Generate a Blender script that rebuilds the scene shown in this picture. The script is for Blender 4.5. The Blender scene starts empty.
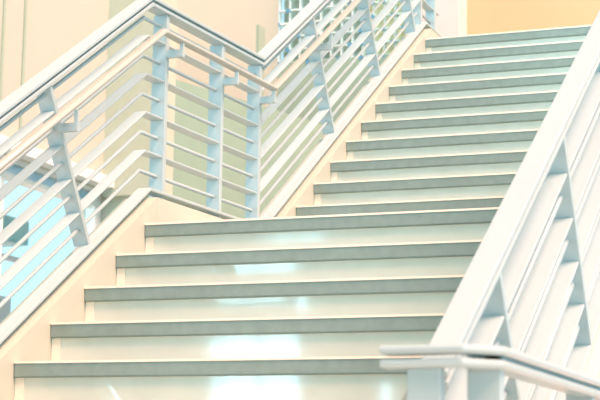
import bpy, bmesh, math
from mathutils import Vector, Matrix

C = bpy.context.scene.collection
SC = bpy.context.scene

# ------------------------------------------------------------------ camera
CAM = Vector((3.017, -6.1546, -1.0696))
YAW, PITCH, ROLL, F = -0.3631, 0.1708, 0.0152, 1686.6
cd = bpy.data.cameras.new('camera'); cam = bpy.data.objects.new('camera', cd); C.objects.link(cam)
fw = Vector((math.sin(YAW)*math.cos(PITCH), math.cos(YAW)*math.cos(PITCH), math.sin(PITCH)))
rt = Vector((math.cos(YAW), -math.sin(YAW), 0)); up = rt.cross(fw)
r2 = rt*math.cos(ROLL) + up*math.sin(ROLL); u2 = -rt*math.sin(ROLL) + up*math.cos(ROLL)
m = Matrix.Identity(4)
for i in range(3):
    m[i][0] = r2[i]; m[i][1] = u2[i]; m[i][2] = -fw[i]; m[i][3] = CAM[i]
cam.matrix_world = m
cd.sensor_width = 36; cd.lens = 36*F/600; cd.clip_end = 200
SC.camera = cam
cd.dof.use_dof = True; cd.dof.focus_distance = 6.9; cd.dof.aperture_fstop = 7.1

# ------------------------------------------------------------------ world
EXPOSURE = 0.0
SKY_TOP = (0.55, 0.66, 0.70); SKY_SIDE = (0.54, 0.90, 1.06)
w = bpy.data.worlds.new('world'); SC.world = w; w.use_nodes = True
nt = w.node_tree; nt.nodes.clear()
N = nt.nodes.new; L = nt.links.new
tc = N('ShaderNodeTexCoord'); sp = N('ShaderNodeSeparateXYZ'); L(tc.outputs['Generated'], sp.inputs[0])
rp = N('ShaderNodeValToRGB'); L(sp.outputs['Z'], rp.inputs[0])
e = rp.color_ramp.elements
e[0].position = 0.15; e[0].color = SKY_SIDE + (1,)
e[1].position = 0.75; e[1].color = SKY_TOP + (1,)
mr = N('ShaderNodeMapRange'); L(sp.outputs['Y'], mr.inputs[0])     # the sky is brightest low in the south, behind the camera
mr.inputs[1].default_value = -.70; mr.inputs[2].default_value = -.80; mr.inputs[3].default_value = 0.0; mr.inputs[4].default_value = 9.0
mz = N('ShaderNodeMapRange'); L(sp.outputs['Z'], mz.inputs[0]); mz.inputs[1].default_value = .30; mz.inputs[2].default_value = .20
mz.inputs[3].default_value = 0.0; mz.inputs[4].default_value = 1.0
mm = N('ShaderNodeMath'); mm.operation = 'MULTIPLY_ADD'; L(mr.outputs[0], mm.inputs[0]); L(mz.outputs[0], mm.inputs[1]); mx_ = N('ShaderNodeMapRange'); L(sp.outputs['X'], mx_.inputs[0]); mx_.inputs[1].default_value = -.25; mx_.inputs[2].default_value = -.55
mx_.inputs[3].default_value = 1.0; mx_.inputs[4].default_value = 1.4; L(mx_.outputs[0], mm.inputs[2])
bg = N('ShaderNodeBackground'); L(rp.outputs[0], bg.inputs[0]); L(mm.outputs[0], bg.inputs[1])
ow = N('ShaderNodeOutputWorld'); L(bg.outputs[0], ow.inputs[0])
vs = SC.view_settings
vs.view_transform = 'Standard'; vs.look = 'None'; vs.gamma = 1; vs.use_curve_mapping = False; vs.exposure = EXPOSURE

# warm soft daylight falling through the open skylight
sl = bpy.data.lights.new('skylight_sun', 'SUN'); sl.energy = 10.8; sl.color = (1.0, 0.54, 0.41); sl.angle = math.radians(35)
so = bpy.data.objects.new('skylight_sun', sl); C.objects.link(so)
so.rotation_euler = Vector((-.60, .25, -1)).to_track_quat('-Z', 'Y').to_euler()

# ------------------------------------------------------------------ materials
def mat(name, col, rough=0.5, metal=0.0, noise=0.0, nscale=6.0, coat=0.0, bump=0.0, bscale=(60,60,60), spec=0.5, trans=0.0):
    M = bpy.data.materials.new(name); M.use_nodes = True
    t = M.node_tree; b = t.nodes['Principled BSDF']
    b.inputs['Roughness'].default_value = rough; b.inputs['Metallic'].default_value = metal
    b.inputs['Coat Weight'].default_value = coat; b.inputs['Coat Roughness'].default_value = 0.06
    b.inputs['Specular IOR Level'].default_value = spec
    b.inputs['Transmission Weight'].default_value = trans
    b.inputs['Base Color'].default_value = tuple(col)+(1,)
    g = t.nodes.new('ShaderNodeTexCoord')
    if noise:
        n = t.nodes.new('ShaderNodeTexNoise'); n.inputs['Scale'].default_value = nscale; n.inputs['Detail'].default_value = 5
        t.links.new(g.outputs['Object'], n.inputs['Vector'])
        r = t.nodes.new('ShaderNodeValToRGB')
        r.color_ramp.elements[0].position = .3; r.color_ramp.elements[1].position = .7
        r.color_ramp.elements[0].color = tuple(c*(1-noise) for c in col)+(1,)
        r.color_ramp.elements[1].color = tuple(min(1, c*(1+noise)) for c in col)+(1,)
        t.links.new(n.outputs['Fac'], r.inputs[0]); t.links.new(r.outputs[0], b.inputs['Base Color'])
    if bump:
        mp = t.nodes.new('ShaderNodeMapping'); mp.inputs['Scale'].default_value = bscale
        t.links.new(g.outputs['Object'], mp.inputs[0])
        n = t.nodes.new('ShaderNodeTexNoise'); n.inputs['Scale'].default_value = 1; n.inputs['Detail'].default_value = 2
        t.links.new(mp.outputs[0], n.inputs['Vector'])
        bp = t.nodes.new('ShaderNodeBump'); bp.inputs['Strength'].default_value = bump; bp.inputs['Distance'].default_value = .002
        t.links.new(n.outputs['Fac'], bp.inputs['Height']); t.links.new(bp.outputs[0], b.inputs['Normal'])
    return M
M_METAL = mat('pale_blue_painted_steel', (0.31, 0.42, 0.43), .32, noise=.02, nscale=3)
M_HAND = mat('handrail_steel', (0.34, 0.385, 0.34), .3)
M_GAP = mat('dark_joint', (0.15, 0.28, 0.31), .6)
M_CREAM = mat('cream_plaster', (0.395, 0.44, 0.375), .6, noise=.012, nscale=2)
M_STRING = mat('cream_stringer_paint', (0.40, 0.455, 0.38), .45, noise=.015, nscale=3)
M_WHITE = mat('white_plaster', (0.58, 0.52, 0.48), .6, noise=.01)
M_PINK = mat('peach_plaster', (0.80, 0.55, 0.40), .6, noise=.01)
M_YELLOW = mat('yellow_plaster', (0.51, 0.37, 0.195), .6, noise=.02, nscale=1.2)
M_GREEN = mat('shade_green_plaster', (0.29, 0.39, 0.31), .6, noise=.03, nscale=1.5)  # grey green, with the walls' shade painted into the colour
M_NOSE = mat('grey_green_stone_nosing', (0.215, 0.295, 0.265), .35, noise=.07, nscale=25)
M_GLINT_STRIP = mat('cream_glint_and_end_strip', (0.90, 0.80, 0.66), .5)  # painted highlight on the nosings; plain cream on the riser end strips
M_SKYBLUE = mat('sky_blue_panel', (0.42, 0.68, 0.85), .4)
M_PALEGREY = mat('pale_grey_render', (0.72, 0.85, 0.86), .6)
M_PILLAR = mat('shade_green_light', (0.39, 0.47, 0.38), .6, noise=.02)  # lighter copy of the wall green, brightness painted into the colour
M_PARAPET = mat('shade_green_deep', (0.21, 0.33, 0.26), .6, noise=.03)  # darker copy of the wall green, shade painted into the colour
M_RISER = mat('polished_pale_riser', (0.70, 0.73, 0.63), .05, noise=.03, nscale=9, bump=.02, bscale=(2, 2, 60), spec=.9, coat=.6)
M_FLOOR = mat('pale_terrazzo', (0.70, 0.70, 0.64), .3, noise=.06, nscale=40)
M_FRAME = mat('grey_window_frame', (0.62, 0.70, 0.68), .4)
M_BLUE = mat('blue_panel', (0.10, 0.30, 0.45), .4)
M_PALEBLUE = mat('pale_blue_panel', (0.72, 0.86, 0.84), .3)
M_YPANE = mat('yellow_panel', (0.85, 0.78, 0.45), .4)
M_GROUND = mat('pale_paving', (0.70, 0.72, 0.70), .7, noise=.05)
M_TEAL = mat('teal_roofing', (0.22, 0.50, 0.53), .5, noise=.1)

# ------------------------------------------------------------------ helpers
def obj(name, bm, material, parent=None, smooth=False, bevel=0.0):
    bmesh.ops.recalc_face_normals(bm, faces=bm.faces)
    me = bpy.data.meshes.new(name); bm.to_mesh(me); bm.free()
    me.materials.append(material)
    if smooth:
        for p in me.polygons: p.use_smooth = True
    o = bpy.data.objects.new(name, me); C.objects.link(o)
    if parent is not None:
        o.parent = parent; o.matrix_parent_inverse = Matrix.Translation(parent.location).inverted()
    if bevel:
        b = o.modifiers.new('bevel', 'BEVEL'); b.width = bevel; b.segments = 2; b.limit_method = 'ANGLE'
    return o
def tag(o, label=None, cat=None, group=None, kind=None):
    if label: o['label'] = label
    if cat: o['category'] = cat
    if group: o['group'] = group
    if kind: o['kind'] = kind
    return o
def empty(name, loc, label, cat, group=None):
    o = bpy.data.objects.new(name, None); C.objects.link(o); o.location = loc
    return tag(o, label, cat, group)
def box(bm, x0, x1, y0, y1, z0, z1):
    v = [bm.verts.new((x, y, z)) for x in (x0, x1) for y in (y0, y1) for z in (z0, z1)]
    for f in ((0,1,3,2),(4,6,7,5),(0,4,5,1),(2,3,7,6),(0,2,6,4),(1,5,7,3)): bm.faces.new([v[i] for i in f])
    return bm
def bx(*a): return box(bmesh.new(), *a)
def struct(name, bm, m, **k): return tag(obj(name, bm, m, **k), kind='structure')
def prism_yz(poly, x0, x1, bm=None):
    bm = bm or bmesh.new()
    a = [bm.verts.new((x0, y, z)) for y, z in poly]; b = [bm.verts.new((x1, y, z)) for y, z in poly]
    bm.faces.new(a); bm.faces.new(b)
    n = len(poly)
    for i in range(n): bm.faces.new((a[i], a[(i+1)%n], b[(i+1)%n], b[i]))
    return bm
def frames(path):
    P = [Vector(p) for p in path]; out = []
    for i, p in enumerate(P):
        a = (P[i]-P[i-1]).normalized() if i else (P[1]-P[0]).normalized()
        b = (P[i+1]-P[i]).normalized() if i < len(P)-1 else a
        t = (a+b).normalized(); k = 1/max(.3, t.dot(b))
        sd = t.cross(Vector((0,0,1))).normalized()
        vertical_bend = abs(a.z-b.z) >= abs(a.cross(b).z)
        nn = sd.cross(t).normalized()
        out.append((p, sd*(1 if vertical_bend else k), nn*(k if vertical_bend else 1)))
    return out
def sweep(path, prof, bm=None):
    """prof: list of (side, normal) offsets"""
    bm = bm or bmesh.new(); rings = []
    for p, s, n in frames(path):
        rings.append([bm.verts.new(p+s*a+n*b) for a, b in prof])
    k = len(prof)
    for r0, r1 in zip(rings, rings[1:]):
        for i in range(k): bm.faces.new((r0[i], r0[(i+1)%k], r1[(i+1)%k], r1[i]))
    bm.faces.new(rings[0]); bm.faces.new(rings[-1])
    return bm
def rect(w, t, c=0.003):
    a, b = w/2, t/2
    return [(-a+c,-b),(a-c,-b),(a,-b+c),(a,b-c),(a-c,b),(-a+c,b),(-a,b-c),(-a,-b+c)]
def circ(r, n=12): return [(r*math.cos(2*math.pi*i/n), r*math.sin(2*math.pi*i/n)) for i in range(n)]
def oval(a, b, n=16): return [(a*math.cos(2*math.pi*i/n), b*math.sin(2*math.pi*i/n)) for i in range(n)]
def rot_box(center, axes, half, bm=None):
    bm = bm or bmesh.new(); c = Vector(center); A = [Vector(a).normalized()*h for a, h in zip(axes, half)]
    v = [bm.verts.new(c+A[0]*i+A[1]*j+A[2]*k) for i in (-1,1) for j in (-1,1) for k in (-1,1)]
    for f in ((0,1,3,2),(4,6,7,5),(0,4,5,1),(2,3,7,6),(0,2,6,4),(1,5,7,3)): bm.faces.new([v[i] for i in f])
    return bm

# ------------------------------------------------------------------ stair numbers
RISE, GO = 0.16, 0.2494
S = RISE/GO
UX, UY = 0.072, 1.5399           # upper flight: left face, second nosing (z = 0.32)
UY0 = UY-GO                      # first nosing (z = 0.16)
W_R = 1.93                       # right side of both flights
NOSE = 0.056; OVER = 0.018
FLOOR_Z = -11*RISE
TOPZ = RISE*11; TOPY = UY+9*GO
CRL, CRU = -0.09, -0.02          # centre planes of the left railing
BEND_A, BEND_B = 0.11, 1.21      # where the left railing turns level and climbs again

# ------------------------------------------------------------------ setting
struct('floor', bx(-3.25, 6.0, -12.3, 9.0, FLOOR_Z-.2, FLOOR_Z), M_FLOOR)

def wall_with_openings(name, axis, pos, th, a0, a1, z0, z1, opens, m):
    """wall in plane axis=pos; opens: (a0,a1,z0,z1)"""
    bm = bmesh.new()
    As = sorted({a0, a1} | {o[0] for o in opens} | {o[1] for o in opens})
    Zs = sorted({z0, z1} | {o[2] for o in opens} | {o[3] for o in opens})
    for i in range(len(As)-1):
        for j in range(len(Zs)-1):
            ca, cz = (As[i]+As[i+1])/2, (Zs[j]+Zs[j+1])/2
            if any(o[0] < ca < o[1] and o[2] < cz < o[3] for o in opens): continue
            if axis == 'x': box(bm, pos-th, pos, As[i], As[i+1], Zs[j], Zs[j+1])
            else: box(bm, As[i], As[i+1], pos-th, pos, Zs[j], Zs[j+1])
    bmesh.ops.remove_doubles(bm, verts=bm.verts, dist=1e-5)
    return struct(name, bm, m)

XL = -3.0
WIN_Y0, WIN_Y1, WIN_Z0, WIN_Z1 = 2.6, 5.46, -.9, 1.22
wall_with_openings('wall_left', 'x', XL, .25, 1.0, 9.0, FLOOR_Z, 6.0, [(WIN_Y0, WIN_Y1, WIN_Z0, WIN_Z1)], M_CREAM)
struct('trim_1', bx(XL, XL+.10, 1.0, 5.36, 1.22, 1.30), M_FRAME)
for n_, y in ((2, 3.78), (4, 4.07)): struct('trim_%d' % n_, bx(XL, XL+.012, y-.015, y+.015, 1.30, 6.0), M_GREEN)
# corner pillar and angled parapet, in lit and shaded copies of one green
struct('wall_pillar', bx(XL, -2.56, 5.36, 5.70, 1.16, 6.0), M_PILLAR)
struct('wall_pillar.001', bx(XL+.0, -2.56, 5.47, 5.70, FLOOR_Z, 1.16), M_PILLAR)
def slab(p, q, th, z0, z1, m, name):
    p, q = Vector(p+(0,)), Vector(q+(0,)); d = (q-p).normalized(); n = Vector((-d.y, d.x, 0))*th
    bm = bmesh.new()
    lo = [bm.verts.new((v.x, v.y, z0)) for v in (p, q, q+n, p+n)]; hi = [bm.verts.new((v.x, v.y, z1)) for v in (p, q, q+n, p+n)]
    bm.faces.new(lo); bm.faces.new(hi)
    for i in range(4): bm.faces.new((lo[i], lo[(i+1)%4], hi[(i+1)%4], hi[i]))
    return struct(name, bm, m)
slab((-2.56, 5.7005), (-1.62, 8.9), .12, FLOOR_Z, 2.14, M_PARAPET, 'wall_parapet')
struct('trim_3', bx(XL, XL+.03, 8.42, 8.58, FLOOR_Z, 3.36), M_GREEN)
# first window: frame, panes, view outside
bm = bmesh.new()
for y0_, y1_ in ((WIN_Y0, WIN_Y0+.06), (3.95, 4.0), (WIN_Y1-.10, WIN_Y1)): box(bm, XL-.14, XL-.06, y0_, y1_, WIN_Z0, WIN_Z1)
for z0_, z1_ in ((WIN_Z0, WIN_Z0+.06), (1.08, 1.11), (WIN_Z1-.03, WIN_Z1)): box(bm, XL-.15, XL-.05, WIN_Y0, WIN_Y1, z0_, z1_)
wf = struct('window_1', bm, M_FRAME)
def glass(name, col, op):
    M = bpy.data.materials.new(name); M.use_nodes = True; t = M.node_tree; t.nodes.clear()
    tr = t.nodes.new('ShaderNodeBsdfTransparent'); tr.inputs[0].default_value = col+(1,)
    gl = t.nodes.new('ShaderNodeBsdfGlossy'); gl.inputs['Roughness'].default_value = .02
    mx = t.nodes.new('ShaderNodeMixShader'); mx.inputs[0].default_value = op
    o_ = t.nodes.new('ShaderNodeOutputMaterial')
    t.links.new(tr.outputs[0], mx.inputs[1]); t.links.new(gl.outputs[0], mx.inputs[2]); t.links.new(mx.outputs[0], o_.inputs[0])
    return M
M_GLASS = glass('window_glass', (.98, 1.0, 1.0), .06)
obj('pane', bx(XL-.105, XL-.097, WIN_Y0, WIN_Y1, WIN_Z0, WIN_Z1), M_GLASS, wf)
obj('head_panel', bx(XL-.13, XL-.11, WIN_Y0, WIN_Y1-.1, 1.111, WIN_Z1-.031), M_SKYBLUE, wf)
# outside the window
kiosk = empty('garden_kiosk', (-5.4, 6.5, FLOOR_Z-.02), 'small outdoor kiosk with a teal roof seen through the left window', 'kiosk')
obj('roof', bx(-5.9, -4.98, 5.0, 7.70, 1.17, 1.41), M_TEAL, kiosk, bevel=.02)
obj('body', bx(-5.8, -5.06, 5.1, 7.20, FLOOR_Z-.02, 1.17), M_PALEGREY, kiosk)
obj('white_band', bx(-5.059, -5.0, 5.0, 7.66, 1.00, 1.045), M_WHITE, kiosk)
obj('shop_panel', bx(-5.059, -5.03, 5.2, 7.5, -.6, .66), M_WHITE, kiosk)
struct('ground', bx(-30, -3.26, -11, 30, FLOOR_Z-.25, FLOOR_Z-.02), M_GROUND)
# back wall: low part painted shade green, window grid, white pier, yellow wall
YB = 9.0
struct('wall_back', bx(XL, -1.46, YB, YB+.3, FLOOR_Z, 3.12), M_GREEN)
struct('wall_back.001', bx(XL, -1.46, YB, YB+.3, 4.6, 6.0), M_CREAM)
struct('wall_pier', bx(-1.46, -1.06, YB-.30, YB+.3, FLOOR_Z, 6.0), M_WHITE)
struct('wall_yellow', bx(-1.06, 6.0, YB, YB+.3, TOPZ-.3, 6.0), M_YELLOW)
bm = bmesh.new()
GX = [XL+.11*i for i in range(15)]; GZ = [3.12+.135*i for i in range(12)]
for x in GX: box(bm, x-.006, x+.006, YB+.02, YB+.08, 3.12, 4.6)
for z in GZ: box(bm, XL, -1.46, YB+.01, YB+.07, z-.007, z+.007)
wg = struct('window_2', bm, M_PALEBLUE)
obj('backing', bx(-2.14, -1.46, YB+.15, YB+.2, 3.12, 4.6), M_YPANE, wg)
obj('backing', bx(XL, -2.15, YB+.15, YB+.2, 3.12, 4.6), M_PILLAR, wg)
bm = bmesh.new()
for i, x in enumerate(GX):
    for j, z in enumerate(GZ):
        if i < 8 and (i+2*j) % 3: continue
        box(bm, x-.034, x+.012, YB-.005, YB+.009, z-.026, z+.010)
obj('shutter_block', bm, M_BLUE, wg)
# wall behind the camera with the big window mirrored in the risers
wins = [(-4.17, -3.12, -1.5, .20), (-4.41, -3.32, .27, .62), (-4.64, -3.68, .97, 1.14), (-3.60, -3.42, .85, 1.14), (-4.91, -3.74, 1.38, 1.60), (-4.44, -3.60, 1.80, 1.92), (-5.35, -5.15, -1.4, .12), (-2.30, -2.12, -1, .05)]
wall_with_openings('wall_front', 'y', -12.0, .2, -7.0, 6.0, FLOOR_Z, 7.5, wins, M_GREEN)
for i, (xa, xb, za, zb) in enumerate(wins):
    bm = bmesh.new()
    box(bm, xa, xa+.03, -12.14, -12.06, za, zb); box(bm, xb-.03, xb, -12.14, -12.06, za, zb)
    box(bm, xa, xb, -12.13, -12.07, za, za+.03); box(bm, xa, xb, -12.13, -12.07, zb-.03, zb)
    if xb-xa > .8:
        for f_ in (.14, .55): box(bm, xa+(xb-xa)*f_-.02, xa+(xb-xa)*f_+.02, -12.12, -12.08, za, zb)
    wf_ = struct('window_%d' % (i+3), bm, M_FRAME)
    obj('pane', bx(xa, xb, -12.104, -12.096, za, zb), M_GLASS, wf_)

# ------------------------------------------------------------------ stair flights
def flight(name, label, x0, x1, y0, z0, n, k0, string_h, base):
    """n nosings; nosing k at (y0+k*GO, z0+k*RISE)"""
    t = empty(name, ((x0+x1)/2, y0, base), label, 'stairs')
    for k in range(k0, n):
        y, z = y0+k*GO, z0+k*RISE
        last = (k == n-1)
        obj('tread', bx(x0, x1, y, y+GO+OVER+.02 if not last else y+.30, z-NOSE, z), M_NOSE, t, bevel=.005)
        obj('nosing_glint', bx(x0+.0005, x1-.0005, y-.003, y+.03, z-.007, z+.0006), M_GLINT_STRIP, t)  # painted highlight: thin strip for light caught along the nosing edge
        obj('riser', bx(x0+.036, x1, y+OVER, y+OVER+.025, z-RISE+.0005, z-NOSE), M_RISER, t)
        obj('riser_end_strip', bx(x0, x0+.0355, y+OVER-.004, y+OVER+.025, z-RISE+.0005, z-NOSE), M_GLINT_STRIP, t)
    return t
lower = flight('lower_stair_flight', 'lower flight of pale polished steps with grey nosings, rising to the landing', 0, W_R, 0, 0, 1, -10, 0, FLOOR_Z)
upper = flight('upper_stair_flight', 'upper flight of steps with green-grey nosings climbing beyond the landing', UX, W_R, UY0, RISE, 11, 0, 0, 0)
LD_TOP = 0.128
# left stringers (solid cream sides); lower one ends at the landing curb
hl = LD_TOP-.07
ya = BEND_A
obj('stringer', prism_yz([(-2.72, FLOOR_Z), (-2.72, S*-2.72+hl), (ya, LD_TOP), (ya, FLOOR_Z)], -.15, -.0005), M_STRING, lower)
hu = LD_TOP-(S*(BEND_B-UY)+.32)
zt = TOPZ+.10
yt = UY+(zt-hu-.32)/S
obj('stringer', prism_yz([(BEND_B, -.3), (BEND_B, LD_TOP), (yt, zt), (yt+.45, zt-.0), (yt+.45, TOPZ-.3), (3.2, .9)], UX-.15, UX-.0005), M_STRING, upper)
obj('stringer', prism_yz([(-2.5, FLOOR_Z), (-2.5, S*-2.5+hl), (ya, LD_TOP), (ya, FLOOR_Z)], W_R+.0005, W_R+.15), M_WHITE, lower)
obj('stringer', prism_yz([(BEND_B, -.3), (BEND_B, LD_TOP), (yt, zt), (yt+.45, zt), (yt+.45, TOPZ-.3), (3.2, .9)], W_R+.0005, W_R+.15), M_WHITE, upper)
landing = empty('stair_landing', (.9, .7, -.3), 'half landing between the two flights with a low cream curb', 'landing')
obj('landing_slab', bx(.0, W_R, .301, UY0+OVER-.001, -.3, 0), M_FLOOR, landing)
bm = bmesh.new()
for x, y in ((0, 0),):
    pass
def curbpoly(xa, xb):
    vs_ = []
    P = [(-.15+xa, BEND_A+.0005), (0+xa, BEND_A+.0005), (UX+xb, BEND_B-.0005), (UX-.15+xb, BEND_B-.0005)]
    lo = [bm.verts.new((x, y, -.3)) for x, y in P]; hi = [bm.verts.new((x, y, LD_TOP)) for x, y in P]
    bm.faces.new(lo); bm.faces.new(hi)
    for i in range(4): bm.faces.new((lo[i], lo[(i+1)%4], hi[(i+1)%4], hi[i]))
curbpoly(0, 0)
obj('curb', bm, M_STRING, landing)
obj('curb', bx(W_R+.0005, W_R+.15, BEND_A+.0005, BEND_B-.0005, -.3, LD_TOP), M_STRING, landing)
struct('floor.001', bx(-.17, 6.0, TOPY+.301, 9.0, TOPZ-.3, TOPZ), M_FLOOR)

# ------------------------------------------------------------------ railings
LEV = [0.163+.083*i for i in range(11)]      # heights above the landing, 0 = base flat, 10 = cap
def left_path(z, off=0.0, y_start=-2.45, top_extra=.4):
    """level z above the landing; slopes drop .07 lower flight; upper flight"""
    hs = z-S*BEND_A
    hu_ = z-(S*(BEND_B-UY)+.32)
    zt_ = TOPZ+z-.02
    yt_ = UY+(zt_-hu_-.32)/S
    return [(CRL+off, y_start, S*y_start+hs), (CRL+off, BEND_A, z), (CRU+off, BEND_B, z), (CRU+off, yt_, zt_), (CRU+off, yt_+top_extra, zt_)]
def right_path(z, xc, y0, y1):
    hs = z-S*BEND_A
    return [(xc, y0, S*y0+hs), (xc, y1, S*y1+hs)]
CAPW, BARW, POSTW = 0.070, 0.058, 0.066
def cap(path, parent, w=CAPW):
    t = obj('top_rail', sweep(path, rect(w, .016)), M_METAL, parent)
    low = [(Vector(p)-n*.026) for p, s, n in frames(path)]
    obj('under_rail', sweep(low, rect(w*.92, .016)), M_METAL, parent)
    mid = [(Vector(p)-n*.013) for p, s, n in frames(path)]
    obj('joint_strip', sweep(mid, rect(w*.7, .0098)), M_GAP, parent)
NS = Vector((0, -S, 1)).normalized(); TS = Vector((0, 1, S)).normalized()
def slope_post(parent, x, yb, zb, zt_h, th=.022, m=M_METAL):
    """post perpendicular to the slope from base point, length to cap"""
    L_ = zt_h*math.cos(math.atan(S))
    c = Vector((x, yb, zb))+NS*(L_/2)
    return obj('post', rot_box(c, ((1,0,0), TS, NS), (POSTW/2, th/2, L_/2)), m, parent, bevel=.002)
def bracket(parent, base, dx, up_len, slope=True):
    b = Vector(base)
    bm = bmesh.new()
    box(bm, b.x+.0, b.x+dx, b.y-.012, b.y+.012, b.z-.032, b.z)
    box(bm, b.x+dx-.016, b.x+dx, b.y-.006, b.y+.006, b.z, b.z+up_len)
    return obj('bracket', bm, M_METAL, parent)

rail = empty('stair_railing', (CRL, -.4, -.2), 'pale blue steel railing running up the left side of both flights and along the landing', 'railing')
cap(left_path(LEV[10], .012), rail)
hp = left_path(.84, .095, -2.3, .2)
obj('handrail', sweep(hp, oval(.021, .013)), M_HAND, rail, smooth=True)
for i in range(10):
    if i % 2 == 0:
        if i == 0: obj('base_flat', sweep(left_path(LEV[0], .03), rect(.064, .014)), M_METAL, rail)
        else: obj('flat_bar', sweep(left_path(LEV[i]), rect(BARW, .010)), M_METAL, rail)
    else:
        obj('round_bar', sweep(left_path(LEV[i]), circ(.0085, 10)), M_METAL, rail, smooth=True)
HT = LEV[10]-.034-LEV[0]
# leaning posts on the slopes
hs0 = LEV[0]-S*BEND_A; hu0 = LEV[0]-(S*(BEND_B-UY)+.32)
for yb in (-.36, -1.12, -1.88):
    slope_post(rail, CRL, yb, S*yb+hs0, HT)
    # handrail bracket where the post passes under the handrail
    p = Vector((CRL, yb, S*yb+hs0))+NS*(.60*math.cos(math.atan(S)))
    bracket(rail, (CRL+POSTW/2-.002, p.y, p.z), .078, .05)
for yb in (2.27, 3.06, 3.77):
    zb = S*(yb-UY)+.32+hu0
    slope_post(rail, CRU, yb, zb, HT)
    p = Vector((CRU, yb, zb))+NS*(.60*math.cos(math.atan(S)))
    bracket(rail, (CRU+POSTW/2-.002, p.y, p.z), .078, .05)
def vpost(parent, x, y, z0, z1, th=.030):
    return obj('post', bx(x-POSTW/2, x+POSTW/2, y-th/2, y+th/2, z0, z1), M_METAL, parent, bevel=.002)
def cx(y): return CRL+(CRU-CRL)*max(0, min(1, (y-BEND_A)/(BEND_B-BEND_A)))
for y in (.27, .80, 1.20):
    vpost(rail, cx(y), y, LD_TOP, LEV[10]-.034)
    bracket(rail, (cx(y)+POSTW/2-.002, y, .80), .078, .03)
ztop0 = TOPZ+LEV[0]-.02; yb = 3.86
for yb in (3.90, 4.22):
    vpost(rail, CRU, yb, TOPZ+.09, TOPZ+LEV[10]-.05)

# right railing (nearer the camera)
XR = 2.014
rr = empty('stair_railing', (XR, -2, -1), 'pale steel railing with broad top rail sloping down the right side of the steps', 'railing')
RY0, RY1 = -2.72, 1.3
cap(right_path(LEV[10], XR, RY0, RY1), rr)
obj('handrail', sweep(right_path(.84, XR-.095, RY0, RY1), oval(.021, .013)), M_HAND, rr, smooth=True)
for i in range(10):
    P = right_path(LEV[i], XR, RY0, RY1)
    if i == 0: obj('base_flat', sweep(P, rect(.064, .014)), M_METAL, rr)
    elif i % 2 == 0: obj('flat_bar', sweep(P, rect(BARW, .010)), M_METAL, rr)
    else: obj('round_bar', sweep(P, circ(.0085, 10)), M_METAL, rr, smooth=True)
for yb in (-1.88, -1.12, -.36, .40):
    slope_post(rr, XR, yb, S*yb+hs0, HT)
    p = Vector((XR, yb, S*yb+hs0))+NS*(.60*math.cos(math.atan(S)))
    bracket(rr, (XR-POSTW/2+.002-.078, p.y, p.z), .078, .05)

# level railing on the bottom floor, nearest the camera
XF, YF, ZF = 2.20, -3.06, -.801
fr = empty('guard_railing', (XF, YF, FLOOR_Z), 'level pale railing nearest the camera, low in the right corner of the view', 'railing')
LP = [(2.018, YF+.01, ZF), (XF-.03, YF, ZF), (XF+.02, YF+.06, ZF), (XF+.02, 0.6, ZF+.0)]
obj('top_rail', sweep(LP, rect(.06, .017, .006)), M_METAL, fr)
obj('under_rail', sweep([(p[0], p[1], ZF-.026) for p in LP], rect(.056, .017, .006)), M_METAL, fr)
obj('joint_strip', sweep([(p[0], p[1], ZF-.013) for p in LP[2:]], rect(.035, .0088, .001)), M_GAP, fr)
for i in range(3, 10):
    zz = ZF-.083*i
    P = [(p[0], p[1], zz) for p in LP]
    if i % 2 == 0: obj('flat_bar', sweep(P, rect(.05, .010)), M_METAL, fr)
    else: obj('round_bar', sweep(P, circ(.0085, 10)), M_METAL, fr, smooth=True)
for x, y in ((2.10, YF+.01), (XF+.0, -2.985), (XF+.0, -2.07), (XF+.0, -1.15)):
    vpost(fr, x, y, FLOOR_Z, ZF+(.005 if x > 2.15 else -.034))
